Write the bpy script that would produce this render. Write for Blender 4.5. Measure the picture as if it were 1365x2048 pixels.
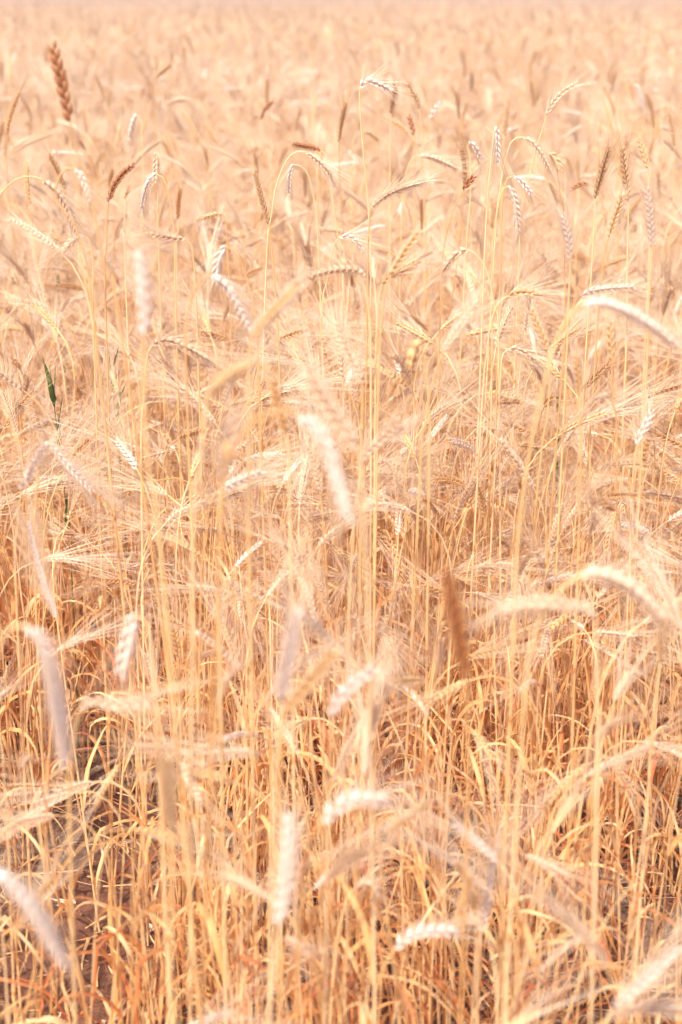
import bpy, math, random
from mathutils import Vector, Matrix, Euler, noise

random.seed(11)
PI = math.pi
for o in list(bpy.data.objects):
    bpy.data.objects.remove(o)

# ------------------------------------------------------------------ camera
FPX = 2844.4                      # focal length in pixels of the 1365 x 2048 photo
CAM_H = 1.35
PITCH = math.atan((1024 + 15) / FPX)
scene = bpy.context.scene
cam_data = bpy.data.cameras.new('camera')
cam = bpy.data.objects.new('camera', cam_data)
scene.collection.objects.link(cam)
cam.location = (0, 0, CAM_H)
cam.rotation_euler = (PI / 2 - PITCH, 0, 0)
cam_data.sensor_fit = 'VERTICAL'
cam_data.sensor_height = 36
cam_data.sensor_width = 24
cam_data.lens = 50
cam_data.clip_start = 0.02
cam_data.clip_end = 3000
cam_data.dof.use_dof = True
cam_data.dof.focus_distance = 2.25
cam_data.dof.aperture_fstop = 3.5
scene.camera = cam

# ------------------------------------------------------------------ sky, sun, exposure
SUN_EL, SUN_AZ = 57.0, -152.0     # azimuth measured from +Y (view direction) clockwise
world = bpy.data.worlds.new('World')
scene.world = world
world.use_nodes = True
wn = world.node_tree.nodes
wl = world.node_tree.links
wn.clear()
sky = wn.new('ShaderNodeTexSky')
sky.sky_type = 'NISHITA'
sky.sun_disc = False
sky.sun_elevation = math.radians(SUN_EL)
sky.sun_rotation = math.radians(SUN_AZ)
sky.air_density = 0.7
sky.dust_density = 3.0
bg = wn.new('ShaderNodeBackground')
bg.inputs['Strength'].default_value = 0.15
wo = wn.new('ShaderNodeOutputWorld')
wl.new(sky.outputs[0], bg.inputs[0])
wl.new(bg.outputs[0], wo.inputs[0])
sd = bpy.data.lights.new('sun', 'SUN')
sd.energy = 2.4
sd.angle = math.radians(0.6)
sd.color = (1.0, 0.925, 0.80)
sun = bpy.data.objects.new('sun', sd)
scene.collection.objects.link(sun)
az = math.radians(SUN_AZ)
el = math.radians(SUN_EL)
to_sun = Vector((math.sin(az) * math.cos(el), math.cos(az) * math.cos(el), math.sin(el)))
sun.rotation_euler = to_sun.to_track_quat('Z', 'Y').to_euler()
scene.view_settings.view_transform = 'Standard'
scene.view_settings.look = 'None'
scene.view_settings.exposure = 1.25
scene.view_settings.gamma = 1.0
scene.render.engine = 'CYCLES'
scene.cycles.max_bounces = 12
scene.cycles.diffuse_bounces = 7
scene.cycles.transmission_bounces = 6
scene.cycles.sample_clamp_indirect = 8.0


# ------------------------------------------------------------------ materials
def node_mat(name):
    m = bpy.data.materials.new(name)
    m.use_nodes = True
    m.node_tree.nodes.clear()
    return m, m.node_tree.nodes, m.node_tree.links


def straw(name, c1, c2, c3, trans=0.2, rough=0.5, spec=0.4, scale=60.0, tint=(1.06, 0.995, 0.80)):
    """Dry plant matter: three tones mixed per plant and by a fine streaky noise, part of the light passing through."""
    m, N, L = node_mat(name)
    tc = N.new('ShaderNodeTexCoord')
    mp = N.new('ShaderNodeMapping')
    mp.inputs['Scale'].default_value = (1, 1, 0.12)
    nz = N.new('ShaderNodeTexNoise')
    nz.inputs['Scale'].default_value = scale
    nz.inputs['Detail'].default_value = 3
    L.new(tc.outputs['Object'], mp.inputs[0])
    L.new(mp.outputs[0], nz.inputs['Vector'])
    oi = N.new('ShaderNodeObjectInfo')
    add = N.new('ShaderNodeMath')
    add.operation = 'MULTIPLY_ADD'
    add.inputs[1].default_value = 0.9
    L.new(nz.outputs['Fac'], add.inputs[0])
    sub = N.new('ShaderNodeMath')
    sub.operation = 'MULTIPLY_ADD'
    sub.inputs[1].default_value = 0.9
    sub.inputs[2].default_value = -0.4
    L.new(oi.outputs['Random'], sub.inputs[0])
    L.new(sub.outputs[0], add.inputs[2])
    r = N.new('ShaderNodeValToRGB')
    c1, c2, c3 = [(c[0] * tint[0], c[1] * tint[1], c[2] * tint[2]) for c in (c1, c2, c3)]
    r.color_ramp.elements[0].color = (*c1, 1)
    r.color_ramp.elements[0].position = 0.1
    r.color_ramp.elements[1].color = (*c3, 1)
    r.color_ramp.elements[1].position = 0.9
    e = r.color_ramp.elements.new(0.5)
    e.color = (*c2, 1)
    L.new(add.outputs[0], r.inputs[0])
    p = N.new('ShaderNodeBsdfPrincipled')
    p.inputs['Roughness'].default_value = rough
    p.inputs['Specular IOR Level'].default_value = spec
    L.new(r.outputs[0], p.inputs['Base Color'])
    t = N.new('ShaderNodeBsdfTranslucent')
    L.new(r.outputs[0], t.inputs[0])
    mx = N.new('ShaderNodeMixShader')
    mx.inputs[0].default_value = trans
    L.new(p.outputs[0], mx.inputs[1])
    L.new(t.outputs[0], mx.inputs[2])
    o = N.new('ShaderNodeOutputMaterial')
    L.new(mx.outputs[0], o.inputs[0])
    return m


MAT = {
    'stem': straw('straw_stem', (0.66, 0.38, 0.18), (0.80, 0.54, 0.29), (0.84, 0.63, 0.42), 0.15, 0.42, 0.5),
    'node': straw('stem_joint', (0.42, 0.17, 0.06), (0.52, 0.25, 0.10), (0.60, 0.34, 0.16), 0.0, 0.5),
    'leaf': straw('dry_leaf', (0.74, 0.40, 0.17), (0.84, 0.57, 0.30), (0.87, 0.66, 0.44), 0.4, 0.5),
    'leafrust': straw('rusty_dry_leaf', (0.60, 0.20, 0.09), (0.70, 0.30, 0.13), (0.78, 0.42, 0.20), 0.4, 0.5),
    'white': straw('silvery_ear', (0.86, 0.76, 0.66), (0.90, 0.82, 0.73), (0.92, 0.86, 0.79), 0.38, 0.4, 0.6, 200, (1.04, .99, .96)),
    'pale': straw('pale_ear', (0.76, 0.58, 0.42), (0.84, 0.68, 0.51), (0.87, 0.74, 0.59), 0.34, 0.45, 0.5, 200, (1.05, .985, .90)),
    'gold': straw('golden_ear', (0.68, 0.42, 0.22), (0.78, 0.53, 0.30), (0.83, 0.62, 0.40), 0.28, 0.5, 0.4, 200),
    'rust': straw('rusty_ear', (0.34, 0.12, 0.05), (0.44, 0.17, 0.07), (0.56, 0.26, 0.12), 0.15, 0.55, 0.3, 200),
    'darkrust': straw('dark_rusty_ear', (0.24, 0.08, 0.03), (0.32, 0.11, 0.045), (0.42, 0.17, 0.07), 0.08, 0.6, 0.2, 200),
    'brown': straw('brown_ear', (0.46, 0.27, 0.16), (0.58, 0.37, 0.23), (0.68, 0.48, 0.33), 0.15, 0.55, 0.3, 200),
    'awn': straw('pale_awn', (0.80, 0.60, 0.40), (0.86, 0.70, 0.52), (0.89, 0.77, 0.63), 0.3, 0.35, 0.6, 60, (1.05, .995, .91)),
    'awnrust': straw('rusty_awn', (0.62, 0.36, 0.20), (0.68, 0.44, 0.27), (0.76, 0.54, 0.37), 0.2, 0.4, 0.5),
    'weed': straw('green_weed_leaf', (0.07, 0.10, 0.010), (0.12, 0.16, 0.02), (0.19, 0.22, 0.04), 0.3, 0.5, tint=(1, 1, 1)),
}


def soil_material(name, lo, hi):
    m, N, L = node_mat(name)
    tc = N.new('ShaderNodeTexCoord')
    nz = N.new('ShaderNodeTexNoise')
    nz.inputs['Scale'].default_value = 38
    nz.inputs['Detail'].default_value = 9
    nz.inputs['Roughness'].default_value = 0.7
    L.new(tc.outputs['Object'], nz.inputs['Vector'])
    r = N.new('ShaderNodeValToRGB')
    r.color_ramp.elements[0].color = (*lo, 1)
    r.color_ramp.elements[0].position = 0.3
    r.color_ramp.elements[1].color = (*hi, 1)
    r.color_ramp.elements[1].position = 0.72
    L.new(nz.outputs['Fac'], r.inputs[0])
    n2 = N.new('ShaderNodeTexNoise')
    n2.inputs['Scale'].default_value = 160
    n2.inputs['Detail'].default_value = 6
    L.new(tc.outputs['Object'], n2.inputs['Vector'])
    bp = N.new('ShaderNodeBump')
    bp.inputs['Strength'].default_value = 0.9
    bp.inputs['Distance'].default_value = 0.006
    L.new(n2.outputs['Fac'], bp.inputs['Height'])
    p = N.new('ShaderNodeBsdfPrincipled')
    p.inputs['Roughness'].default_value = 0.9
    p.inputs['Specular IOR Level'].default_value = 0.2
    L.new(r.outputs[0], p.inputs['Base Color'])
    L.new(bp.outputs[0], p.inputs['Normal'])
    o = N.new('ShaderNodeOutputMaterial')
    L.new(p.outputs[0], o.inputs[0])
    return m


MAT['soil'] = soil_material('dry_soil', (0.06, 0.022, 0.014), (0.24, 0.11, 0.065))
MAT['clod'] = soil_material('soil_clod', (0.10, 0.045, 0.03), (0.34, 0.20, 0.13))


# ------------------------------------------------------------------ geometry helpers
class Geo:
    """Vertices, faces and a material key per face."""
    def __init__(self):
        self.v, self.f, self.m = [], [], []

    def add(self, verts, faces, key):
        b = len(self.v)
        self.v.extend(verts)
        for f in faces:
            self.f.append(tuple(b + i for i in f))
            self.m.append(key)

    def extend(self, g, mat=None):
        b = len(self.v)
        self.v.extend(g.v if mat is None else [mat @ v for v in g.v])
        self.f.extend(tuple(b + i for i in f) for f in g.f)
        self.m.extend(g.m)

    def mesh(self, name):
        me = bpy.data.meshes.new(name)
        me.from_pydata([tuple(v) for v in self.v], [], self.f)
        keys = []
        for k in self.m:
            if k not in keys:
                keys.append(k)
        for k in keys:
            me.materials.append(MAT[k])
        ix = {k: i for i, k in enumerate(keys)}
        me.polygons.foreach_set('material_index', [ix[k] for k in self.m])
        me.polygons.foreach_set('use_smooth', [True] * len(self.f))
        me.update()
        return me


def catmull(P, n):
    """n points at even arc length along a Catmull-Rom curve through P."""
    if len(P) == 2:
        return [P[0].lerp(P[1], i / (n - 1)) for i in range(n)]
    Q = [P[0] * 2 - P[1]] + list(P) + [P[-1] * 2 - P[-2]]
    fine = []
    for i in range(1, len(Q) - 2):
        a, b, c, d = Q[i - 1], Q[i], Q[i + 1], Q[i + 2]
        for k in range(14):
            t = k / 14
            fine.append(0.5 * ((2 * b) + (c - a) * t + (2 * a - 5 * b + 4 * c - d) * t * t + (3 * b - a - 3 * c + d) * t ** 3))
    fine.append(P[-1])
    return resample(fine, n)


def resample(fine, n):
    cum = [0.0]
    for a, b in zip(fine, fine[1:]):
        cum.append(cum[-1] + (b - a).length)
    out, j = [], 0
    for i in range(n):
        s = cum[-1] * i / (n - 1)
        while j < len(cum) - 2 and cum[j + 1] < s:
            j += 1
        w = (s - cum[j]) / max(1e-9, cum[j + 1] - cum[j])
        out.append(fine[j].lerp(fine[j + 1], min(1, w)))
    return out


def length(P):
    return sum((b - a).length for a, b in zip(P, P[1:]))


def tangents(P):
    T = []
    for i in range(len(P)):
        a, b = P[max(0, i - 1)], P[min(len(P) - 1, i + 1)]
        T.append((b - a).normalized())
    return T


def tube(g, P, R, k, key, caps=False):
    T = tangents(P)
    ref = Vector((1, 0, 0)) if abs(T[0].x) < 0.8 else Vector((0, 1, 0))
    n = T[0].cross(ref).normalized()
    V = []
    for p, t, r in zip(P, T, R):
        n = (n - t * n.dot(t)).normalized()
        b = t.cross(n)
        for j in range(k):
            a = 2 * PI * j / k
            V.append(p + (n * math.cos(a) + b * math.sin(a)) * r)
    F = []
    for i in range(len(P) - 1):
        for j in range(k):
            F.append((i * k + j, i * k + (j + 1) % k, (i + 1) * k + (j + 1) % k, (i + 1) * k + j))
    if caps:
        F.append(tuple(range(k - 1, -1, -1)))
        F.append(tuple((len(P) - 1) * k + j for j in range(k)))
    g.add(V, F, key)


def floret(g, base, d, side, ln, wd, key, k=5):
    """One husk: a pointed drop, a little flattened."""
    up = d.cross(side).normalized()
    sd_ = up.cross(d).normalized()
    prof = ((0.0, 0.35), (0.22, 0.95), (0.5, 0.9), (0.8, 0.45), (1.0, 0.06))
    V, F = [], []
    for s, w in prof:
        for j in range(k):
            a = 2 * PI * j / k
            V.append(base + d * (ln * s) + (sd_ * math.cos(a) * 0.8 + up * math.sin(a)) * (wd * 0.5 * w))
    for i in range(len(prof) - 1):
        for j in range(k):
            F.append((i * k + j, i * k + (j + 1) % k, (i + 1) * k + (j + 1) % k, (i + 1) * k + j))
    g.add(V, F, key)


def build_ear(rnd, P, key, akey, awn, fan, side, size=1.0, k=5, awn_r=0.00032, sag=0.3, share=0.9):
    """Husks in a herringbone along the path P (base to tip), one awn from each. Returns (ear, awns)."""
    L = length(P)
    n = max(5, int(L / (0.0042 * size)))
    Q = resample(P, n)
    T = tangents(Q)
    ear, aw = Geo(), Geo()
    tube(ear, Q, [0.0011 * size] * n, 4, key)
    s = side
    for i in range(n):
        t = T[i]
        s = (s - t * s.dot(t)).normalized()
        u = t.cross(s)
        fr = i / (n - 1)
        w = size * (0.72 + 0.45 * math.sin(PI * min(1, fr * 0.85 + 0.12)))
        sg = 1 if i % 2 else -1
        for q in (-1, 0, 1):
            if q == 0 and k < 5 and i % 2:
                continue
            sp = 0.36 + rnd.uniform(-.07, .07)
            dd = (t + s * sg * sp * (0.9 if q else 1.15) + u * q * 0.34 + t * 0.0).normalized()
            b = Q[i] + s * sg * 0.0012 * size + u * q * 0.0011 * size
            ln = 0.0098 * w * rnd.uniform(.9, 1.1)
            floret(ear, b, dd, s, ln, 0.0042 * w, key, k)
            if awn > 0 and rnd.random() < share:
                la = awn * rnd.uniform(0.75, 1.12) * (1.05 - 0.25 * fr)
                p0 = b + dd * ln * 0.93
                ad = (t + s * sg * fan * rnd.uniform(.4, 1.5) + u * q * fan * rnd.uniform(.3, 1.4)
                      + Vector((rnd.gauss(0, .05), rnd.gauss(0, .05), rnd.gauss(0, .05)))).normalized()
                ad = (dd * 0.35 + ad * 0.65).normalized()
                out = (ad - t * ad.dot(t))
                m = 4 if k >= 5 else 3
                pts, p, dcur = [p0], p0, ad
                for _ in range(m):
                    p = p + dcur * (la / m)
                    dcur = (dcur + out * 0.06 + Vector((0, 0, -sag * 0.06))).normalized()
                    pts.append(p)
                tube(aw, pts, [awn_r * (1 - 0.75 * j / m) for j in range(m + 1)], 3, akey)
    return ear, aw


def build_leaf(rnd, base, up, az_, ln, wd, key, droop, seg=10, curl=0.0, kinks=.35):
    """A dry ribbon leaf: leaves the stem steeply, arches over and hangs, twisting."""
    g = Geo()
    d = (up + Vector((math.cos(az_), math.sin(az_), 0)) * 0.25).normalized()
    out = Vector((math.cos(az_), math.sin(az_), 0))
    p = base.copy()
    tw = rnd.uniform(-.5, .5)
    twr = rnd.uniform(-.28, .28)
    wob = rnd.uniform(-.12, .12)
    kink = rnd.randrange(2, seg) if rnd.random() < kinks else -1
    V, F = [], []
    for i in range(seg + 1):
        s = i / seg
        w = wd * 0.5 * (0.55 + 0.45 * min(1, s * 6)) * (1 - s ** 2.2) + 0.0003
        lat = d.cross(Vector((0, 0, 1)))
        if lat.length < 0.05:
            lat = d.cross(out.cross(Vector((0, 0, 1))))
            lat = out.cross(Vector((0, 0, 1)))
        lat.normalize()
        lat = Matrix.Rotation(tw, 3, d) @ lat
        nn = lat.cross(d).normalized()
        V += [p - lat * w, p + nn * w * 0.35, p + lat * w]
        p = p + d * (ln / seg)
        bend = droop * (0.5 + 1.6 * s) / seg
        ax = d.cross(Vector((0, 0, -1)))
        if ax.length > 0.05 and not (curl == 0 and d.z < -0.95):
            d = Matrix.Rotation(bend, 3, ax.normalized()) @ d
        elif curl:
            d = Matrix.Rotation(curl, 3, lat) @ d
        if i == kink:
            d = Matrix.Rotation(rnd.uniform(.5, 1.5), 3, ax.normalized() if ax.length > .05 else lat) @ d
        d = (Matrix.Rotation(wob, 3, 'Z') @ d + Vector((rnd.gauss(0, .05), rnd.gauss(0, .05), rnd.gauss(0, .05)))).normalized()
        tw += twr * rnd.uniform(.4, 1.8)
    for i in range(seg):
        a = i * 3
        F += [(a, a + 1, a + 4, a + 3), (a + 1, a + 2, a + 5, a + 4)]
    g.add(V, F, key)
    return g


def build_stem(rnd, P, r0, r1, k=6, key='stem'):
    n = len(P)
    L = length(P)
    g = Geo()
    R = []
    for i in range(n):
        s = i / (n - 1)
        R.append(r0 + (r1 - r0) * s ** 1.3)
    tube(g, P, R, k, key)
    T = tangents(P)
    for frac in (0.16, 0.36, 0.60):          # joints
        i = int(frac * (n - 1))
        c, t = P[i], T[i]
        rr = R[i]
        tube(g, [c - t * 0.004, c - t * 0.0015, c + t * 0.0015, c + t * 0.004], [rr * 1.02, rr * 1.35, rr * 1.3, rr * 1.02], k, 'node')
    return g


def plant_parts(rnd, stem_pts, ear_pts, key, awn, fan, side, size=1.0, leaves=3, k=5, r0=0.0019, r1=0.0009, awn_r=0.0003, sag=0.3, leaf_top=0.75, stem_n=22, leaflen=(0.12, 0.24), share=0.85):
    akey = 'awnrust' if key in ('rust', 'brown', 'darkrust') else 'awn'
    parts = [('stem', build_stem(rnd, stem_pts, r0, r1, 6 if k >= 5 else 4))]
    ear, aw = (Geo(), Geo()) if key is None else build_ear(rnd, ear_pts, key, akey, awn, fan, side, size, k, awn_r, sag, share)
    if ear.v:
        parts.append(('ear', ear))
    if aw.v:
        parts.append(('awns', aw))
    T = tangents(stem_pts)
    n = len(stem_pts)
    for q in range(leaves):
        fr = 0.08 + (leaf_top - 0.08) * (q + rnd.random()) / max(1, leaves)
        i = min(n - 2, int(fr * (n - 1)))
        lk = 'leafrust' if rnd.random() < (0.5 if fr < 0.3 else 0.16) else 'leaf'  # rusty dead leaves, commoner low down to colour in the red-orange shade
        ln = rnd.uniform(*leaflen)
        parts.append(('leaf', build_leaf(rnd, stem_pts[i], T[i], rnd.uniform(0, 2 * PI), ln, rnd.uniform(.004, .0085), lk,
                                         rnd.choice((rnd.uniform(.4, 1.6), rnd.uniform(1.6, 3.6), rnd.uniform(1.6, 3.6))), 10 if k >= 5 else 7, rnd.choice((0, 0, .5, .7)))))
    return parts


def nod_path(rnd, h, lean, nod, earlen, ear_bend, az_=0.0, wig=0.02):
    """Stem rises, bends over near its top by `nod` radians towards +X, the ear goes on bending."""
    steps = 40
    p, ang = Vector((0, 0, 0)), lean
    P = [p]
    ds = h / steps
    for i in range(steps):
        s = i / steps
        c = nod * (max(0, s - 0.72) / 0.28) ** 1.5 * 2.5 / (0.28 * steps)
        ang += c + lean * 0.01
        p = p + Vector((math.sin(ang), rnd.gauss(0, wig) * 0.3, math.cos(ang))) * ds
        P.append(p)
    E = [p]
    m = 10
    for i in range(m):
        ang += ear_bend / m
        p = p + Vector((math.sin(ang), rnd.gauss(0, .02), math.cos(ang))) * (earlen / m)
        E.append(p)
    return P, E


# ------------------------------------------------------------------ object helpers
def link_obj(name, data, parent=None):
    o = bpy.data.objects.new(name, data)
    scene.collection.objects.link(o)
    o.parent = parent
    return o


def put_parts(parts, root, stem_prefix=''):
    ear_o = None
    for nm, g in parts:
        if nm == 'awns':
            o = link_obj('awns', g.mesh('awns'), ear_o)
            o['kind'] = 'stuff'
        else:
            o = link_obj(nm, g.mesh(nm), root)
            if nm == 'ear':
                ear_o = o


def copy_thing(root):
    r = root.copy()
    scene.collection.objects.link(r)
    for ch in KIDS[root.name]:
        c = ch.copy()
        scene.collection.objects.link(c)
        c.parent = r
        for g in KIDS.get(ch.name, ()):
            d = g.copy()
            scene.collection.objects.link(d)
            d.parent = c
    return r


def at(px, py, Y):
    """World point where the photo's pixel (px, py) meets the upright plane at distance Y."""
    x, y = (px - 682.5) / FPX, (1024 - py) / FPX
    d = Vector((x, math.cos(PITCH) + y * math.sin(PITCH), -math.sin(PITCH) + y * math.cos(PITCH)))
    return Vector((0, 0, CAM_H)) + d * (Y / d.y)


def to_px(v):
    w = v - Vector((0, 0, CAM_H))
    f = w.y * math.cos(PITCH) - w.z * math.sin(PITCH)
    u = w.y * math.sin(PITCH) + w.z * math.cos(PITCH)
    return 682.5 + FPX * w.x / f, 1024 - FPX * u / f


# ------------------------------------------------------------------ ground
def ground_h(x, y):
    v = Vector((x, y, 0))
    return (0.012 * noise.noise(v * 5) + 0.008 * noise.noise(v * 14) + 0.006 * noise.noise(v * 42) + 0.004 * abs(noise.noise(v * 110)))


def build_ground():
    xs = [-900, -300, -80, -20, -6, -2.5]
    x = -1.6
    while x < 1.6:
        xs.append(x)
        x += 0.012
    xs += [1.6, 2.5, 6, 20, 80, 300, 900]
    ys = [-60, -10, -2, 0]
    y = 1.0
    while y < 3.4:
        ys.append(y)
        y += 0.012
    ys += [3.6, 4, 5, 7, 12, 30, 80, 200, 600, 1500]
    V = [(a, b, ground_h(a, b) if abs(a) < 1.59 and 1.01 < b < 3.4 else 0.0) for b in ys for a in xs]
    nx = len(xs)
    F = [(j * nx + i, j * nx + i + 1, (j + 1) * nx + i + 1, (j + 1) * nx + i) for j in range(len(ys) - 1) for i in range(nx - 1)]
    me = bpy.data.meshes.new('ground')
    me.from_pydata(V, [], F)
    me.materials.append(MAT['soil'])
    o = link_obj('ground', me)
    o['kind'] = 'structure'
    o['label'] = 'dry purplish brown soil showing between the stalks'
    return o


build_ground()

rl = random.Random(5)
cl = Geo()
for _ in range(5200):
    x, y = rl.uniform(-1.0, 1.0), rl.uniform(1.15, 2.9)
    r = 0.0022 * math.exp(rl.gauss(0, .55))
    z = ground_h(x, y) + r * 0.3
    sq = [Vector((rl.uniform(.7, 1.3), 0, 0)), Vector((0, rl.uniform(.7, 1.3), 0)), Vector((0, 0, rl.uniform(.5, .9)))]
    base = [(1, 0, 0), (0, 1, 0), (-1, 0, 0), (0, -1, 0), (0, 0, 1), (0, 0, -1), (.6, .6, .5), (-.6, .6, .5), (-.6, -.6, .5), (.6, -.6, .5)]
    V = [Vector((x, y, z)) + Vector((a * sq[0].x, b * sq[1].y, c * sq[2].z)) * r * rl.uniform(.8, 1.2) for a, b, c in base]
    F = [(4, 6, 7), (4, 7, 8), (4, 8, 9), (4, 9, 6), (0, 1, 6), (1, 7, 6), (1, 2, 7), (2, 8, 7), (2, 3, 8), (3, 9, 8), (3, 0, 9), (0, 6, 9), (0, 5, 1), (1, 5, 2), (2, 5, 3), (3, 5, 0)]
    cl.add(V, F, 'clod')
clods = link_obj('soil_crumbs', cl.mesh('soil_crumbs'))
clods['kind'] = 'stuff'
clods['label'] = 'small crumbs of dry soil lying between the stalks'

lt = Geo()
for _ in range(2600):
    x, y = rl.uniform(-1.0, 1.0), rl.uniform(1.15, 2.9)
    z = ground_h(x, y) + rl.uniform(.002, .012)
    a = rl.uniform(0, 2 * PI)
    ln = rl.uniform(.015, .09)
    d = Vector((math.cos(a), math.sin(a), rl.uniform(-.12, .15)))
    q = rl.random()
    key = rl.choice(('leaf', 'leaf', 'leafrust', 'awn', 'pale'))
    c = Vector((x, y, z))
    sid = Vector((-math.sin(a), math.cos(a), 0))
    b = rl.uniform(-.25, .25)
    pts = [c + d * (ln * s) + sid * (b * ln * s * s) for s in (0, .33, .66, 1)]
    if q < 0.5:
        tube(lt, pts, [.0004, .0005, .0004, .0002], 3, key)
    else:
        w = rl.uniform(.001, .003)
        V = []
        for i, pnt in enumerate(pts):
            ww = w * (1 - i / 4)
            V += [pnt - sid * ww + Vector((0, 0, rl.uniform(0, .002))), pnt + sid * ww]
        lt.add(V, [(0, 1, 3, 2), (2, 3, 5, 4), (4, 5, 7, 6)], key)
litter = link_obj('straw_litter', lt.mesh('straw_litter'))
litter['kind'] = 'stuff'
litter['label'] = 'broken bits of straw and chaff scattered on the soil'

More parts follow.
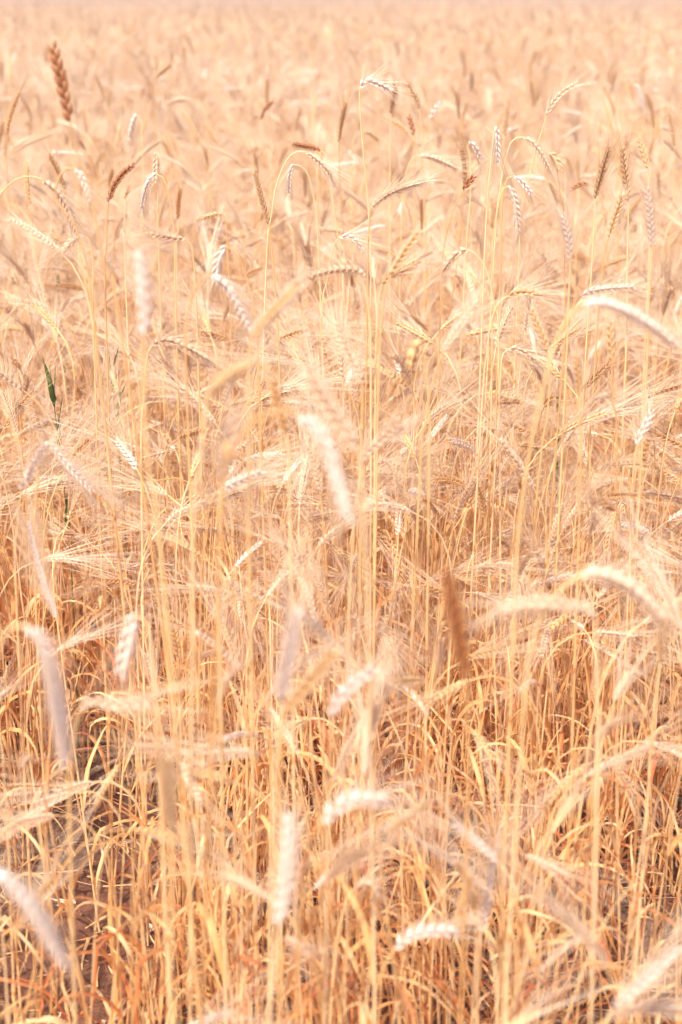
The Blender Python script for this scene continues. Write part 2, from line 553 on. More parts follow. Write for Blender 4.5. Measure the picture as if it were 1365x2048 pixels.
# ------------------------------------------------------------------ the stalks one can single out
# (distance, stem pixels low -> high, ear pixels base -> tip, ear colour, awn length m, awn fan, size, kind, label)
R_, B_ = 'rye_stalk', 'barley_stalk'
HERO = [
 (1.6, [(250,700),(215,560),(185,400),(165,330),(150,290)], [(141,247),(128,190),(112,125),(104,98)], 'darkrust', .004, .1, 1.45, R_, 'tall reddish brown blurred ear rising highest at the upper left'),
 (2.00, [(-40,560),(-15,420),(20,368),(50,353)], [(82,357),(108,378),(132,415),(150,470)], 'pale', .05, .25, 1.0, R_, 'pale stalk arching in from the left edge with a drooping bristly ear'),
 (1.75, [(200,760),(160,480),(112,400),(120,350),(132,336)], [(146,333),(160,345),(176,372),(186,400)], 'white', .04, .2, .9, R_, 'whitish nodding ear just right of the arching stalk at the left edge'),
 (2.15, [(212,640),(213,500),(216,425)], [(219,396),(228,372),(243,350),(262,334)], 'rust', .012, .15, 1.0, R_, 'short rust brown ear leaning right below the tall blurred brown one'),
 (2.5, [(252,560),(250,470)], [(250,402),(254,388),(258,371)], 'gold', .006, .1, .8, R_, 'tiny golden brown ear beside the short rust brown ear'),
 (3.1, [(288,470),(287,345),(285,275),(281,240),(276,230)], [(271,232),(264,252),(258,276)], 'white', .05, .25, 1.2, R_, 'silvery ear hanging from a thin dark stem at upper left'),
 (2.6, [(318,520),(316,420),(317,340),(320,305)], [(313,303),(312,330),(311,366)], 'pale', .05, .2, 1.1, R_, 'pale ear hanging straight down with a dark base, upper left'),
 (2.3, [(352,620),(350,480),(337,385),(326,355),(318,348)], [(306,350),(295,368),(287,392),(282,420)], 'white', .06, .25, 1.0, R_, 'silvery ear curving down and left just under the straight hanging one'),
 (2.8, [(353,560),(356,470)], [(357,432),(358,405),(362,378)], 'rust', .008, .1, .9, R_, 'small rust ear upright between two pale stalks at upper left'),
 (2.6, [(462,640),(455,480),(452,440)], [(445,428),(425,429),(398,437)], 'gold', .02, .2, .9, R_, 'tan ear lying level and pointing left at left of centre'),
 (2.15, [(560,760),(548,540),(541,470)], [(537,441),(528,415),(518,380),(510,350)], 'brown', .008, .12, .9, R_, 'dark grained brown ear tilting left on an upright stem, upper centre'),
 (2.7, [(690,620),(668,420),(655,320)], [(643,301),(620,294),(588,290)], 'rust', .05, .25, .9, R_, 'reddish ear lying level and pointing left near the upper centre'),
 (2.3, [(530,620),(545,420),(560,350),(580,312),(595,303)], [(612,304),(632,318),(650,335),(663,352)], 'pale', .06, .25, .9, R_, 'pale bristly ear at the end of a round arch, upper centre'),
 (2.5, [(640,560),(628,400),(614,345),(598,330)], [(586,330),(580,350),(577,388)], 'white', .03, .15, 1.0, R_, 'short silvery ear hanging down left of the round arch'),
 (3.5, [(420,420),(418,290),(412,230),(400,207)], [(386,201),(362,199),(338,206)], 'pale', .05, .25, 1.1, R_, 'pale ear bent level to the left far back at upper left'),
 (4.0, [(310,380),(310,270),(307,190)], [(309,160),(322,146),(341,131)], 'brown', .02, .15, 1.2, R_, 'blurred brown ear curved right far back at upper left'),
 (3.6, [(520,420),(521,300)], [(524,238),(531,219),(545,205)], 'rust', .012, .1, 1.0, R_, 'small rusty ear leaning right far back at upper centre'),
 (2.1, [(190,700),(188,560),(184,500),(176,476)], [(168,469),(150,478),(128,498)], 'pale', .08, .35, 1.0, B_, 'pale ear with spread awns bent left beside the green blades'),
 (2.4, [(742,640),(741,500),(736,400),(724,270),(720,200)], [(722,168),(735,162),(757,168),(778,179)], 'white', .05, .3, 1.25, R_, 'brightest white ear bent level to the right at upper centre'),
 (3.0, [(780,520),(780,380),(781,250)], [(783,222),(787,198),(791,172)], 'brown', .02, .12, 1.1, R_, 'brown upright ear right behind the bright white level ear'),
 (3.0, [(850,440),(846,300),(842,240)], [(838,213),(830,192),(816,170)], 'brown', .03, .2, 1.1, R_, 'brown ear tilting left at right of the bright white level ear'),
 (3.4, [(862,420),(861,300),(862,250)], [(863,235),(868,222),(878,210)], 'white', .04, .7, 1.3, R_, 'small bright white tufted ear at upper right of centre'),
 (2.5, [(1035,560),(1040,440),(1060,345),(1080,275)], [(1095,229),(1108,205),(1127,185),(1152,170)], 'pale', .05, .2, 1.1, R_, 'pale bristly ear leaning far right on a long slanting stem'),
 (2.25, [(965,640),(970,500),(977,380),(985,300),(990,258)], [(994,249),(995,275),(996,300),(998,326)], 'white', .09, .32, 1.1, B_, 'ear hanging straight down with awns fanned like a skirt, upper right'),
 (2.5, [(985,560),(1000,380),(1020,290),(1035,275)], [(1054,276),(1072,292),(1085,312),(1096,334)], 'pale', .05, .2, 1.0, R_, 'dark grained pale ear hanging right from a thin hooped stem'),
 (2.6, [(1130,520),(1122,400),(1112,330),(1098,312)], [(1100,303),(1110,312),(1120,338)], 'gold', .04, .4, 1.2, R_, 'small ear with white top and golden underside, upper right'),
 (2.7, [(800,600),(806,400),(815,340),(826,316)], [(842,311),(870,316),(904,330)], 'pale', .07, .3, 1.0, B_, 'pale arching ear with awns sweeping right, right of centre top'),
 (2.05, [(984,800),(985,520),(994,430),(1004,384),(1013,369)], [(1021,373),(1029,395),(1034,425),(1036,462)], 'white', .05, .25, 1.0, R_, 'silvery ear hanging from a tight hoop at upper right'),
 (2.2, [(1000,640),(1004,440),(1010,372),(1018,354)], [(1026,350),(1038,358),(1050,370),(1063,388)], 'white', .04, .25, 1.0, R_, 'silvery ear slanting down right just above the tight hoop'),
 (2.35, [(880,640),(886,510),(900,440),(916,400)], [(924,386),(932,372),(946,355)], 'rust', .012, .3, 1.1, R_, 'short rust ear with spread husks leaning right, right of centre top'),
 (2.2, [(735,600),(738,480),(740,430)], [(746,411),(775,388),(810,373),(848,362)], 'pale', .05, .15, .9, R_, 'long pale ear reaching low to the right at upper centre'),
 (2.25, [(1170,700),(1181,560),(1188,450)], [(1192,391),(1198,365),(1206,330),(1216,298)], 'brown', .05, .15, .95, R_, 'left one of two tall brown upright ears at the upper right'),
 (2.2, [(1250,760),(1254,560),(1257,440)], [(1257,401),(1255,375),(1249,335),(1246,300)], 'brown', .05, .15, 1.0, R_, 'right one of two tall brown upright ears at the upper right'),
 (2.1, [(1190,720),(1203,560),(1211,500)], [(1217,478),(1224,452),(1234,422),(1244,392)], 'gold', .03, .12, 1.0, R_, 'golden brown ear leaning right below the two tall brown ears'),
 (2.6, [(1298,520),(1301,400),(1301,360)], [(1298,340),(1291,315),(1281,282)], 'gold', .012, .1, 1.1, R_, 'orange golden ear tilting left near the right edge'),
 (1.9, [(1290,800),(1296,640),(1302,540)], [(1304,492),(1301,450),(1296,410),(1292,380)], 'white', .04, .15, 1.0, R_, 'upright silvery ear near the right edge below the orange one'),
 (1.9, [(1130,800),(1136,640),(1140,560)], [(1141,522),(1138,490),(1132,455),(1126,430)], 'white', .07, .15, 1.0, B_, 'upright silvery ear with long vertical awns, right of centre'),
 (2.9, [(1240,520),(1210,420),(1192,380)], [(1178,367),(1163,369),(1144,378)], 'rust', .01, .1, 1.0, R_, 'short reddish ear lying level behind the two tall brown ears'),
 (3.9, [(1240,330),(1240,220),(1250,178),(1262,165)], [(1270,166),(1280,185),(1288,216)], 'white', .03, .2, 1.3, R_, 'blurred silvery ear hooked over far back at upper right'),
 (3.2, [(704,520),(705,380),(704,300),(712,272),(722,266)], [(730,264),(742,268),(756,280)], 'brown', .02, .2, 1.0, R_, 'thin brown hooked ear left of the white ear\'s stem'),
 (3.1, [(830,460),(831,340),(831,300)], [(829,272),(825,255),(819,236)], 'rust', .01, .1, 1.2, R_, 'rusty upright ear below and right of the bright white one'),
 (3.2, [(852,480),(845,330),(828,286)], [(815,268),(800,253),(782,243)], 'gold', .02, .15, 1.1, R_, 'golden ear sloping up left below the bright white one'),
 (1.75, [(755,900),(760,700),(768,600)], [(779,556),(797,525),(816,495),(838,466)], 'gold', .01, .1, 1.0, R_, 'blurry golden ear leaning right on an upright stem at centre top'),
 (1.95, [(750,900),(752,700),(758,600)], [(768,560),(788,548),(812,535),(836,522)], 'gold', .05, .15, .9, R_, 'golden striped ear reaching right under the blurry golden one'),
 (1.85, [(742,900),(741,700),(738,620),(728,570),(712,548)], [(735,553),(712,540),(670,540),(622,552)], 'pale', .06, .2, 1.0, B_, 'large pale ear bowed level to the left on a thick orange stem'),
 (2.0, [(1000,760),(990,620),(975,545),(955,512)], [(940,500),(922,502),(905,518),(888,542)], 'pale', .05, .25, 1.1, R_, 'pale crowned ear bent down left at right of centre'),
 (1.85, [(520,800),(512,640),(492,550),(472,505)], [(455,492),(443,503),(435,530),(431,562)], 'white', .03, .2, 1.2, R_, 'bright white ear hanging down left of an orange curved stem'),
 (1.65, [(378,900),(372,700),(378,620),(392,575),(405,555)], [(425,552),(450,568),(473,605),(497,655)], 'white', .03, .2, 1.1, R_, 'large white ear drooping right from a hoop at left of centre'),
 (1.30, [(500,1300),(498,1000),(498,780)], [(503,688),(520,655),(552,620),(592,578)], 'gold', .02, .12, .95, R_, 'large blurred tan ear leaning right on a straight stem, centre left'),
 (1.15, [(330,1180),(300,950),(288,800)], [(290,664),(292,620),(288,570),(281,512)], 'white', .015, .1, 1.0, R_, 'upright blurred lilac white ear at left, standing above the crop'),
 (1.85, [(285,960),(288,800),(296,710)], [(308,687),(335,680),(370,692),(412,716)], 'pale', .05, .2, 1.1, R_, 'reddish pale ear bowed right, below the upright lilac ear'),
 (1.15, [(385,1180),(398,960),(408,850)], [(415,800),(430,775),(460,745),(500,722)], 'gold', .02, .12, .8, R_, 'blurred tan ear arched right from a thick stem, left of centre'),
 (1.40, [(583,1160),(580,1000),(578,900)], [(572,862),(562,830),(554,800),(546,768)], 'gold', .004, .1, 1.0, R_, 'narrow golden brown ear upright at the centre'),
 (1.00, [(440,1100),(462,930),(500,850),(540,823),(575,822)], [(615,838),(645,870),(668,930),(692,1020)], 'white', .02, .1, 1.0, R_, 'big blurred lilac ear drooping right from a wide arch at centre'),
 (1.15, [(735,1200),(725,1000)], [(718,905),(690,860),(652,810),(618,758)], 'pale', .02, .12, 1.0, R_, 'big blurred pinkish ear leaning up left at the centre'),
 (1.25, [(440,1250),(440,1080),(440,1000)], [(444,960),(450,920),(462,870),(470,822)], 'pale', .03, .15, 1.0, R_, 'blurred pinkish upright ear left of the big central arch'),
 (1.50, [(700,1200),(715,1000)], [(724,925),(740,900),(765,875),(796,842)], 'pale', .03, .15, .95, R_, 'pinkish ear leaning right beside the big leaning central one'),
 (1.55, [(722,1000),(724,860)], [(724,765),(708,730),(690,695),(674,655)], 'pale', .02, .1, .9, R_, 'slim pinkish ear leaning up left above the centre'),
 (1.60, [(858,1000),(858,820),(852,720),(843,688)], [(834,680),(828,700),(822,728)], 'gold', .004, .1, 1.3, R_, 'short golden ear tucked under a white hooked neck'),
 (1.60, [(838,1000),(850,850),(868,760)], [(886,705),(905,680),(925,652),(946,624)], 'pale', .03, .12, .9, R_, 'slim pinkish ear leaning right beside the white hooked neck'),
 (1.30, [(1025,1300),(1035,1080),(1060,900),(1095,740),(1125,655)], [(1165,608),(1215,606),(1275,630),(1345,678)], 'white', .04, .15, 1.05, R_, 'largest arching ear at right, bowed over toward the right edge'),
 (1.85, [(1235,960),(1226,800)], [(1224,722),(1223,700),(1222,680),(1221,656)], 'gold', .02, .2, 1.25, R_, 'small plump golden ear upright on a pale stem at right'),
 (1.80, [(1075,1000),(1095,840),(1100,750)], [(1094,703),(1086,675),(1075,650),(1065,625)], 'gold', .015, .12, 1.0, R_, 'straw coloured ear tilting left, left of the small plump one'),
 (2.1, [(1130,960),(1150,840),(1162,795)], [(1170,776),(1185,758),(1203,742),(1222,724)], 'brown', .03, .15, 1.0, R_, 'dark grained ear leaning right behind the small plump one'),
 (1.60, [(1160,1000),(1160,860)], [(1158,792),(1157,765),(1155,740),(1152,712)], 'gold', .02, .15, .9, R_, 'blurred straw ear upright next to the dark grained one'),
 (1.95, [(960,900),(975,700),(990,620)], [(1010,596),(1030,586),(1052,585),(1078,592)], 'gold', .08, .2, 1.0, B_, 'golden ear bowed right with awns level, right of centre'),
 (2.0, [(990,960),(1000,800),(1004,720)], [(1014,700),(1030,696),(1048,702),(1068,716)], 'pale', .08, .25, 1.0, B_, 'pale ear bowed right in the tangle at right of centre'),
 (1.95, [(1120,800),(1135,660),(1150,610)], [(1168,588),(1195,578),(1228,573),(1262,570)], 'white', .06, .2, 1.0, B_, 'silvery ear reaching level right above the largest arching one'),
 (1.8, [(1255,1180),(1262,1000),(1270,920)], [(1276,885),(1284,868),(1295,848),(1304,826)], 'white', .05, .5, 1.2, R_, 'bright white tufted ear with star of awns at the right'),
 (1.6, [(400,1240),(412,1080),(420,1010)], [(433,988),(455,972),(485,957),(520,942)], 'white', .08, .12, 1.0, B_, 'whitish ear stretched up right at lower left of centre'),
 (1.6, [(30,1200),(34,1060)], [(45,975),(58,950),(72,920),(92,885)], 'white', .08, .3, 1.1, B_, 'bright white bristly ear leaning right by the left edge'),
 (1.65, [(70,1200),(72,1000),(82,900)], [(96,884),(120,915),(150,950),(182,985)], 'white', .08, .2, 1.0, B_, 'white bristly ear sloping down right by the left edge'),
 (1.1, [(1040,1500),(1060,1300),(1095,1210),(1128,1174)], [(1170,1146),(1210,1148),(1262,1172),(1312,1222)], 'pale', .03, .12, 1.05, R_, 'large blurred ear bowed down right, dark below, lower right'),
 (1.1, [(1192,1560),(1192,1400),(1192,1260)], [(1186,1222),(1140,1212),(1070,1205),(996,1216)], 'pale', .05, .15, 1.05, R_, 'large blurred ear lying level and pointing left, lower right'),
 (1.05, [(935,1700),(938,1480)], [(932,1345),(920,1290),(908,1220),(893,1150)], 'darkrust', .008, .1, 1.1, R_, 'blurred dark rust ear upright at right of centre below middle'),
 (1.15, [(320,1560),(312,1380),(300,1270),(286,1236)], [(270,1232),(262,1265),(252,1305),(243,1350)], 'white', .02, .15, 1.25, R_, 'bright white ridged ear hanging down at lower left'),
 (0.92, [(-25,1560),(-10,1340),(10,1268),(38,1248)], [(68,1262),(92,1310),(108,1410),(122,1545)], 'white', .02, .1, 1.0, R_, 'huge blurred lilac ear drooping from a hoop at the lower left edge'),
 (1.0, [(545,1700),(556,1500)], [(564,1405),(568,1350),(578,1290),(594,1208)], 'white', .02, .1, .95, R_, 'blurred lilac ear upright just left of the lower centre'),
 (1.05, [(560,1700),(562,1500)], [(570,1430),(590,1400),(622,1360),(664,1308)], 'gold', .03, .12, .9, R_, 'blurred tan ear leaning right beside the lower central lilac one'),
 (1.1, [(655,1700),(660,1520)], [(668,1425),(680,1400),(705,1372),(744,1350)], 'white', .08, .15, 1.0, B_, 'bright white blurred ear bent right with awns, lower centre'),
 (1.1, [(140,1700),(146,1500)], [(165,1412),(195,1402),(240,1402),(302,1392)], 'pale', .09, .12, 1.0, B_, 'blurred pale ear lying level right at the lower left'),
 (0.98, [(596,2050),(600,1850),(610,1730),(628,1670)], [(652,1636),(685,1612),(720,1606),(765,1612)], 'white', .06, .15, 1.05, R_, 'white blurred ear bowed right over a pale arched neck near the bottom'),
 (0.95, [(535,2150),(548,1950)], [(560,1850),(570,1790),(578,1720),(580,1648)], 'white', .01, .1, 1.1, R_, 'brilliant white blurred ear upright near the bottom, left of centre'),
 (1.15, [(740,2100),(762,1960)], [(790,1898),(815,1875),(850,1863),(905,1862)], 'white', .05, .12, 1.0, R_, 'lilac white ear bent right near the bottom, right of centre'),
 (0.88, [(-70,2000),(-60,1800),(-45,1745)], [(-20,1735),(20,1775),(70,1855),(115,1965)], 'white', .02, .1, 1.0, R_, 'blurred white ear curving down in from the bottom left edge'),
 (1.0, [(1190,2150),(1205,2070)], [(1225,2020),(1265,1985),(1310,1950),(1360,1905)], 'white', .09, .12, .9, B_, 'white bristly ear slanting up at the bottom right corner'),
 (1.05, [(1150,2200),(1180,2080)], [(1215,2035),(1260,2010),(1310,2000),(1370,2002)], 'pale', .08, .12, .9, B_, 'pale ear lying level across the bottom right corner'),
 (1.3, [(955,2100),(958,1950)], [(965,1860),(972,1820),(982,1760),(990,1720)], 'white', .09, .1, 1.0, B_, 'upright ear with a long white brush of awns, lower right'),
 (0.98, [(345,2100),(345,1850)], [(345,1665),(343,1620),(340,1560),(338,1500)], 'brown', .02, .1, .9, R_, 'blurred tan upright ear in the lower left quarter'),
 (1.3, [(660,2060),(672,1900),(690,1810)], [(706,1780),(722,1765),(742,1765),(756,1785)], 'pale', .03, .2, .9, R_, 'small pale hooked ear at the bottom centre'),
 (1.5, [(100,1500),(128,1330),(126,1260)], [(112,1232),(90,1180),(70,1120),(52,1052)], 'white', .06, .08, .7, B_, 'shiny white slanting ear leaning left near the left edge'),
 (2.0, [(395,700),(392,590),(385,500)], [(372,478),(345,476),(325,470),(300,466)], 'pale', .09, .3, .95, B_, 'pale ear bowed left in the tangle left of centre'),
 (2.3, [(640,700),(655,560),(665,500)], [(678,476),(695,472),(712,482),(725,500)], 'white', .07, .3, 1.1, B_, 'silvery ear hooked right in the tangle above centre'),
 (2.6, [(930,560),(940,420),(942,330),(935,290)], [(940,282),(948,290),(955,302),(962,318)], 'white', .03, .2, 1.1, R_, 'small silvery ear drooping right left of the skirt shaped one'),
 (1.35, [(1300,1500),(1310,1400)], [(1322,1320),(1322,1290),(1323,1262),(1326,1235)], 'brown', .02, .1, .8, R_, 'small brown upright ear below the bowed one at lower right'),
]

KIDS = {}
rh = random.Random(21)
for (Y, st, ea, key, awn, fan, size, name, label) in HERO:
    S = [at(a, b, Y) for a, b in st]
    E = [at(a, b, Y) for a, b in ea]
    d0 = (S[1] - S[0]) if len(S) > 1 else Vector((0, 0, 1))
    d0.normalize()
    lowx = S[0].x - max(-.25, min(.25, d0.x / max(.3, d0.z))) * S[0].z * 0.45
    # swing the whole plant slightly in depth so it is not flat
    yo = rh.uniform(-.05, .05)
    root = Vector((lowx, Y + yo, 0.0))
    top = E[0].z
    pts = [root] + [p + Vector((0, yo * (1 - min(1, p.z / top)), 0)) for p in S if p.z > 0.08]
    ctrl = pts + E
    n_e = len(E)
    full = catmull(ctrl, 90)
    # split at the ear base
    k0 = min(range(len(full)), key=lambda i: (full[i] - E[0]).length if i > 30 else 9)
    lean_y = rh.uniform(-.25, .25)
    eb = full[k0]
    P = full[:k0 + 1]
    Q = [p + Vector((0, lean_y * (p - eb).length, 0)) for p in full[k0:]]
    if len(Q) < 3:
        Q = [p for p in E]
    side = Vector((1, rh.uniform(-.6, .6), rh.uniform(-.1, .1)))
    if abs((Q[-1] - Q[0]).normalized().x) > 0.75:
        side = Vector((0.1, rh.uniform(-.8, .8), 1))
    loc = P[0].copy()
    P = [p - loc for p in P]
    Q = [p - loc for p in Q]
    rt = bpy.data.objects.new(name, None)
    scene.collection.objects.link(rt)
    rt.empty_display_size = 0.02
    rt.location = loc
    rt['label'] = label
    rt['category'] = 'rye stalk' if name == R_ else 'barley stalk'
    rt['group'] = 'ripe stalks standing above the field'
    awn = max(awn, .045) if key in ('white', 'pale') and Y > .99 else max(awn, .03) if key in ('white', 'pale') else awn
    fan = max(fan, .2) if key in ('white', 'pale') else fan
    put_parts(plant_parts(rh, P, Q, key, awn, fan, side, size * (1.08 if Y < 1.3 else .88), leaves=2 if Y < 1.4 else 3, leaf_top=0.45,
                          r0=.0023, r1=.0013 if Y < 1.45 else .0010, awn_r=.00042, share=1, leaflen=(.07, .18)), rt)

# ------------------------------------------------------------------ variants of the crop's stalks
rv = random.Random(77)
N_NEAR, N_TALL = 26, 8
specs = []
for i in range(N_NEAR):
    h = rv.uniform(.56, .80)
    nod = rv.choice((.2, .5, .9, 1.2, 1.5, 1.9, 2.2)) + rv.uniform(-.15, .15)
    P, E = nod_path(rv, h, rv.uniform(-.08, .10), nod, rv.uniform(.055, .085), rv.uniform(.1, .5))
    key = rv.choice(('pale', 'pale', 'gold', 'white', 'pale', 'gold'))
    specs.append(('barley_stalk', P, E, key, rv.uniform(.11, .18), rv.uniform(.10, .30), rv.uniform(.70, .92), 4))
for i in range(N_TALL):
    h = rv.uniform(.86, 1.04)
    nod = (0.1, 0.4, 1.1, 1.7, 2.2, 0.2, 1.4, 0.7)[i]
    P, E = nod_path(rv, h, rv.uniform(-.06, .08), nod, rv.uniform(.06, .095), rv.uniform(.1, .5))
    key = ('brown', 'gold', 'pale', 'white', 'pale', 'gold', 'pale', 'pale')[i]
    specs.append(('rye_stalk', P, E, key, rv.uniform(.03, .07), .2, rv.uniform(.75, .95), 3))

N_BARE = 18                       # tillers that carry only leaves or a broken tip
for i in range(N_BARE):
    h = rv.uniform(.30, .64)
    P, E = nod_path(rv, h, rv.uniform(-.14, .16), rv.uniform(0, .9), .02, .2)
    specs.append(('barley_stalk', P, E, None, 0, 0, 1, 4))

VARS = []
for i, (nm, P, E, key, awn, fan, size, nl) in enumerate(specs):
    P = resample(P, 24)
    a = rv.uniform(0, PI)
    side = Vector((0, math.cos(a), math.sin(a))) + Vector((0.2, 0, 0))
    VARS.append((nm, plant_parts(rv, P, E, key, awn, fan, side, size, leaves=nl, leaf_top=.75 if key is None else .6, r0=.0020, r1=.0009, awn_r=.00046, share=.40, leaflen=(.05,.24)), P, E, key))

# coarser stalks for the far patches
def coarse(rv):
    tall = rv.random() < .22
    h = rv.uniform(.88, 1.08) if tall else rv.uniform(.60, .84)
    P, E = nod_path(rv, h, rv.uniform(-.1, .1), rv.uniform(0, 2.2), rv.uniform(.06, .09), rv.uniform(.1, .4))
    key = rv.choice(('pale', 'white', 'pale', 'pale', 'gold', 'gold', 'brown')) if tall else rv.choice(('pale', 'pale', 'white', 'gold'))
    g = Geo()
    tube(g, resample(P, 8), [.0018 - .0008 * i / 7 for i in range(8)], 3, 'stem')
    Q = resample(E, 5)
    tube(g, Q, [.0012, .0036, .0042, .0034, .0008], 5, key)
    T = tangents(Q)
    if not tall or rv.random() < .5:
        la = .05 if tall else .11
        for j in range(12):
            b = Q[1 + j % 3]
            d = (T[2] + Vector((rv.gauss(0, .16), rv.gauss(0, .16), rv.gauss(0, .16)))).normalized()
            tube(g, [b, b + d * la * .5, b + d * la + Vector((0, 0, -.006))], [.0006, .0005, .0002], 3, 'awn')
    for j in range(2):
        g.extend(build_leaf(rv, P[rv.randrange(8, 22)], Vector((0, 0, 1)), rv.uniform(0, 6.28), rv.uniform(.06, .15), .005, 'leaf', rv.uniform(1.5, 3), 5))
    return g


vcol = bpy.data.collections.new('crop_variants')     # source shapes only, not part of the scene


def add_variant(i, g):
    o = bpy.data.objects.new('variant_%02d' % i, g.mesh('variant_%02d' % i))
    vcol.objects.link(o)


for i, (nm, parts, P, E, key) in enumerate(VARS):
    g = Geo()
    for _, q in parts:
        g.extend(q)
    add_variant(i, g)
NV = len(VARS)
N_EARED = N_NEAR + N_TALL
COARSE = [coarse(rv) for _ in range(26)]


def patch(size, dens):
    g = Geo()
    for _ in range(int(size * size * dens)):
        c = rv.choice(COARSE)
        m = Matrix.Translation((rv.uniform(-size / 2, size / 2), rv.uniform(-size / 2, size / 2), 0)) @ Matrix.Rotation(rv.uniform(0, 6.28), 4, 'Z') @ Matrix.Scale(rv.uniform(.9, 1.08), 4)
        g.extend(c, m)
    return g


N_PATCH = 5
for i in range(N_PATCH):
    add_variant(NV + i, patch(.7, 420))
FAR0 = NV + N_PATCH
for i in range(2):
    add_variant(FAR0 + i, patch(1.5, 200))
# very far: a rough canopy slab, ten metres square
def slab():
    g = Geo()
    n = 50
    V = []
    for j in range(n + 1):
        for i in range(n + 1):
            x, y = (i / n - .5) * 10, (j / n - .5) * 10
            V.append(Vector((x, y, .76 + rv.uniform(-.07, .09) if 0 < i < n and 0 < j < n else 0.3)))
    F = [(j * (n + 1) + i, j * (n + 1) + i + 1, (j + 1) * (n + 1) + i + 1, (j + 1) * (n + 1) + i) for j in range(n) for i in range(n)]
    g.add(V, F, 'pale')
    return g


add_variant(FAR0 + 2, slab())

# ------------------------------------------------------------------ where the crop grows
rp = random.Random(303)


def crop_density(x, y):
    """Share of the full stand: thin at the field's edge nearest the camera, bare spots here and there."""
    d = max(0.0, min(1.0, (y - 1.05) / 0.55)) ** 1.1
    d = 0.20 + 0.80 * d if y > 1.0 else 0.10 * max(0, (y - .8) / .2)
    hole = noise.noise(Vector((x * 2.6 + 7.3, y * 2.6, 1.7)))
    if y < 3.2:
        d *= max(0.4, min(1.0, 1.0 + 1.3 * hole))
    if (x + .38) ** 2 / .022 + (y - 1.74) ** 2 / .10 < 1:
        d *= 0.10
    if (x - .47) ** 2 / .012 + (y - 1.68) ** 2 / .03 < 1:
        d *= 0.3
    if (x + .44) ** 2 + (y - 2.08) ** 2 < .0085:
        d *= 0.15
    return d


near_pts, far_pts = [], []
ROW = 0.125
y = .82
spots = []
for r in range(-60, 61):
    xr = r * ROW
    yy = .82
    while yy < 9.0:
        if abs(xr) < 0.30 * yy + 0.45:
            for _ in range(7 if yy < 4.5 else 5):
                spots.append((xr + rp.gauss(0, .026), yy + rp.uniform(-.02, .02)))
        yy += rp.uniform(.045, .08) if yy < 4.5 else rp.uniform(.07, .12)
for x, yy in spots:
    if rp.random() < crop_density(x, yy):
        tall = rp.random() < (.06 if yy > 3.2 else .02 if yy > 2.4 else 0)
        bare = rp.random() < (.70 if yy < 1.75 else .58)
        v = rp.randrange(N_NEAR, N_EARED) if tall else rp.randrange(N_EARED, NV) if bare else rp.randrange(N_NEAR)
        sc = rp.uniform(.88, 1.08)
        if yy < 1.9:
            sc *= 0.80 + 0.10 * (yy - .8)
        near_pts.append((x, yy, v, rp.uniform(0, 2 * PI), rp.gauss(0, .08), rp.gauss(0, .08), sc))

# the stalks nearest the camera stand as separate things
near_pts.sort(key=lambda p: p[1])
N_SINGLE = 300 - len(HERO)
single, rest = [], []
for p in near_pts:
    x, yy, v, rz, rx, ry, sc = p
    E = VARS[v][3]
    M = Matrix.Translation((x, yy, 0)) @ Euler((rx, ry, rz)).to_matrix().to_4x4() @ Matrix.Scale(sc, 4)
    e = M @ E[len(E) // 2]
    px, py = to_px(e)
    low = to_px(Vector((x, yy, .35)))
    vis = -10 < px < 1375 and py < 2060
    if vis and len(single) < N_SINGLE:
        single.append((p, e, M, px, py))
    elif len(single) >= N_SINGLE or abs(x) > .28 * yy:
        rest.append(p)
near_pts = rest

COLW = {'pale': 'pinkish straw', 'gold': 'golden', 'white': 'silvery', 'rust': 'rust brown', 'brown': 'grey brown'}
SRC = {}
used = {}
for (p, e, M, px, py) in single:
    x, yy, v, rz, rx, ry, sc = p
    nm, parts, P, E, key = VARS[v]
    if v not in SRC:
        rt = bpy.data.objects.new(nm, None)
        scene.collection.objects.link(rt)
        rt.empty_display_size = .02
        before = set(bpy.data.objects.keys())
        put_parts(parts, rt)
        new = [o for o in bpy.data.objects if o.name not in before]
        KIDS[rt.name] = [o for o in new if o.parent == rt]
        for o in KIDS[rt.name]:
            KIDS[o.name] = [c for c in new if c.parent == o]
        SRC[v] = rt
        r = rt
    else:
        r = copy_thing(SRC[v])
    r.location = (x, yy, 0)
    r.rotation_euler = (rx, ry, rz)
    r.scale = (sc, sc, sc)
    tip, base = M @ E[-1], M @ E[0]
    dx, dz = tip.x - base.x, tip.z - base.z
    dl = (tip - base).length
    if key is None:
        pose = 'no ear'
    elif dz > .7 * dl:
        pose = 'upright ear'
    elif dz > 0:
        pose = 'ear leaning ' + ('right' if dx > 0 else 'left') if abs(dx) > .3 * dl else 'half raised ear'
    elif dz > -.7 * dl:
        pose = 'ear nodding ' + ('right' if dx > 0 else 'left') if abs(dx) > .3 * dl else 'nodding ear'
    else:
        pose = 'ear hanging down'
    c = min(5, max(0, int(px / 1365 * 6)))
    rw = min(11, max(0, int(py / 2048 * 12)))
    colw = ('at left edge', 'at left', 'left of centre', 'right of centre', 'at right', 'at right edge')[c]
    roww = ('far up', 'high', 'upper part', 'upper middle', 'above middle', 'middle', 'below middle',
            'lower middle', 'lower part', 'low down', 'near bottom', 'bottom')[rw]
    who = 'tall rye' if nm == 'rye_stalk' else 'barley'
    lab = f'{COLW[key]} {who} stalk with {pose} {colw}, {roww}' if key else f'leafy tiller without ear {colw}, {roww}'
    r['label'] = lab
    r['category'] = 'rye stalk' if nm == 'rye_stalk' else 'barley stalk'
    r['group'] = 'stalks of the thin front rows'
    used.setdefault(lab, []).append((r, px, py))
ORD = ('leftmost', 'second from left', 'third from left', 'fourth from left', 'fifth from left', 'sixth from left', 'seventh from left', 'eighth from left', 'ninth from left', 'tenth from left', 'eleventh from left', 'twelfth from left')
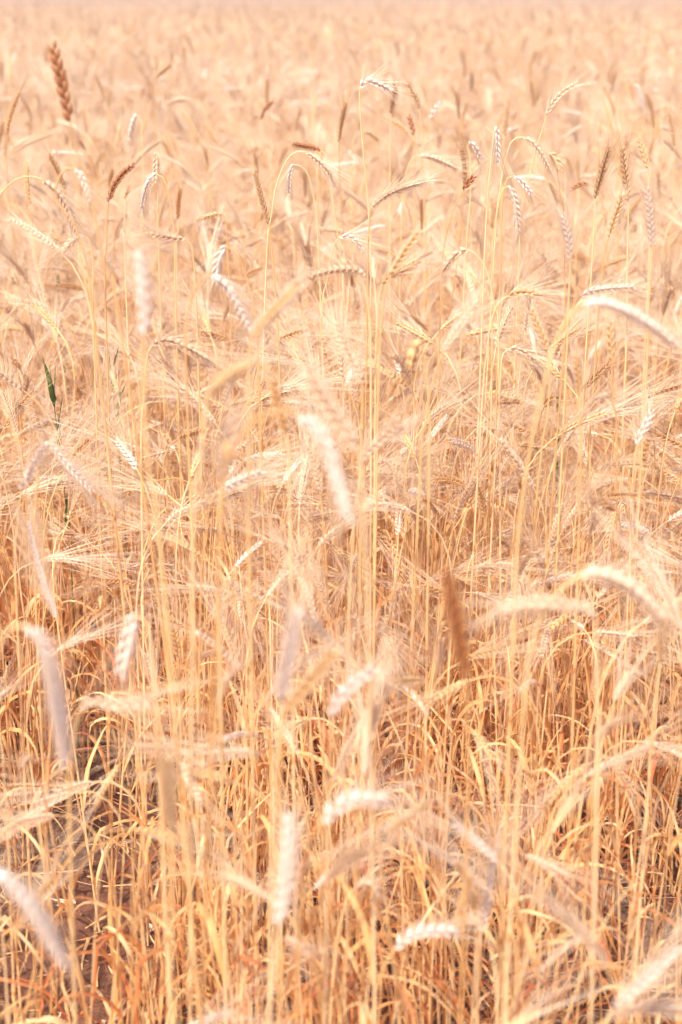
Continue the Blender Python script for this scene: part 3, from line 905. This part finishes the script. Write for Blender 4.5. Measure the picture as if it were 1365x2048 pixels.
for lab, v in used.items():
    if len(v) > 1:
        v.sort(key=lambda q: -q[2])
        n = (len(v) + 11) // 12
        for k in range(n):
            w = sorted(v[k * len(v) // n:(k + 1) * len(v) // n], key=lambda q: q[1])
            row = '' if n == 1 else ('near', 'farther', 'farthest')[min(k, 2)] + ' '
            for q, it in enumerate(w):
                it[0]['label'] = (ORD[q] if q < len(w) - 1 else 'rightmost') + ' ' + row + lab

# the rest of the crop, one object
for j in range(0, 100):
    pass
yy = 9.0
while yy < 60:
    half = .30 * yy + 1.2
    x = -half
    while x < half:
        far_pts.append((x + rp.uniform(-.08, .08), yy + rp.uniform(-.08, .08), NV + rp.randrange(N_PATCH), rp.choice((0, .5, 1, 1.5)) * PI + rp.uniform(-.2, .2), 0, 0, rp.uniform(.94, 1.06)))
        x += .68
    yy += .68
while yy < 115:
    half = .30 * yy + 3
    x = -half
    while x < half:
        far_pts.append((x, yy, FAR0 + rp.randrange(2), rp.choice((0, .5, 1, 1.5)) * PI, 0, 0, rp.uniform(.95, 1.05)))
        x += 1.48
    yy += 1.48
yy += 4
while yy < 420:
    half = .35 * yy + 10
    x = -half
    while x < half:
        far_pts.append((x, yy, FAR0 + 2, rp.choice((0, .5, 1, 1.5)) * PI, 0, 0, 1.0))
        x += 10
    yy += 10

allp = near_pts + far_pts
me = bpy.data.meshes.new('ripe_crop')
me.from_pydata([(p[0], p[1], 0) for p in allp], [], [])
me.attributes.new('vid', 'INT', 'POINT').data.foreach_set('value', [p[2] for p in allp])
me.attributes.new('rot', 'FLOAT_VECTOR', 'POINT').data.foreach_set('vector', [c for p in allp for c in (p[4], p[5], p[3])])
me.attributes.new('size', 'FLOAT', 'POINT').data.foreach_set('value', [p[6] for p in allp])
crop = link_obj('ripe_crop', me)
crop['kind'] = 'stuff'
crop['label'] = 'dense stand of ripe straw coloured cereal reaching to the horizon'
ng = bpy.data.node_groups.new('scatter_crop', 'GeometryNodeTree')
ng.interface.new_socket('Geometry', in_out='INPUT', socket_type='NodeSocketGeometry')
ng.interface.new_socket('Geometry', in_out='OUTPUT', socket_type='NodeSocketGeometry')
gi = ng.nodes.new('NodeGroupInput')
go = ng.nodes.new('NodeGroupOutput')
ip = ng.nodes.new('GeometryNodeInstanceOnPoints')
ci = ng.nodes.new('GeometryNodeCollectionInfo')
ci.inputs['Collection'].default_value = vcol
ci.inputs['Separate Children'].default_value = True
ci.inputs['Reset Children'].default_value = True


def named(nm, ty):
    n = ng.nodes.new('GeometryNodeInputNamedAttribute')
    n.data_type = ty
    n.inputs['Name'].default_value = nm
    return n.outputs['Attribute']


ng.links.new(gi.outputs[0], ip.inputs['Points'])
ng.links.new(ci.outputs[0], ip.inputs['Instance'])
ip.inputs['Pick Instance'].default_value = True
ng.links.new(named('vid', 'INT'), ip.inputs['Instance Index'])
e2r = ng.nodes.new('FunctionNodeEulerToRotation')
ng.links.new(named('rot', 'FLOAT_VECTOR'), e2r.inputs[0])
ng.links.new(e2r.outputs[0], ip.inputs['Rotation'])
ng.links.new(named('size', 'FLOAT'), ip.inputs['Scale'])
ng.links.new(ip.outputs[0], go.inputs[0])
md = crop.modifiers.new('scatter', 'NODES')
md.node_group = ng
print('single', len(single), 'hero', len(HERO), 'near', len(near_pts), 'far', len(far_pts))

# ------------------------------------------------------------------ green weeds in the crop
rw_ = random.Random(9)
for (px, py, Y, lab, nb) in (
        (92, 625, 2.25, 'green grassy weed with the broadest dark blades, left side of the crop', 9),
        (212, 600, 2.4, 'small clump of thin green blades right of the larger weed', 5),
        (104, 440, 3.1, 'tall thin green shoot behind the broad bladed weed', 4),
        (1125, 615, 2.6, 'faint green shoot among the stalks at right', 3)):
    top = at(px, py, Y)
    rt = bpy.data.objects.new('green_weed', None)
    scene.collection.objects.link(rt)
    rt.location = (top.x, Y, 0)
    rt['label'] = lab
    rt['category'] = 'weed'
    rt['group'] = 'green weeds in the crop'
    g = Geo()
    H = top.z
    P = catmull([Vector((0, 0, 0)), Vector((.01, .01, H * .5)), Vector((0, 0, H * .9))], 12)
    tube(g, P, [.0015 - .0008 * i / 11 for i in range(12)], 5, 'weed')
    link_obj('stem', g.mesh('stem'), rt)
    for q in range(nb):
        i = rw_.randrange(7, 11)
        lf = build_leaf(rw_, P[i], Vector((0, 0, 2.6)), rw_.uniform(0, 6.28), rw_.uniform(.05, .09), rw_.uniform(.006, .010), 'weed', rw_.uniform(.0, .3), 10, 0.0, 0)
        link_obj('leaf', lf.mesh('leaf'), rt)

# ------------------------------------------------------------------ the thin summer haze over the field
hm, N, L = node_mat('haze')
pv = N.new('ShaderNodeVolumePrincipled')
pv.inputs['Color'].default_value = (0.93, 0.76, 0.72, 1)
pv.inputs['Density'].default_value = 0.011
pv.inputs['Anisotropy'].default_value = 0.2
ho = N.new('ShaderNodeOutputMaterial')
L.new(pv.outputs[0], ho.inputs['Volume'])
x0, x1, y0, y1, z0, z1 = -950, 950, -70, 1550, -1.0, 1.9
hv = [(x, y, z) for z in (z0, z1) for y in (y0, y1) for x in (x0, x1)]
hme = bpy.data.meshes.new('haze')
hme.from_pydata(hv, [], [(0, 2, 3, 1), (4, 5, 7, 6), (0, 1, 5, 4), (2, 6, 7, 3), (0, 4, 6, 2), (1, 3, 7, 5)])
hme.materials.append(hm)
hz = link_obj('haze', hme)
hz['kind'] = 'stuff'
hz['label'] = 'thin pale haze over the far field'
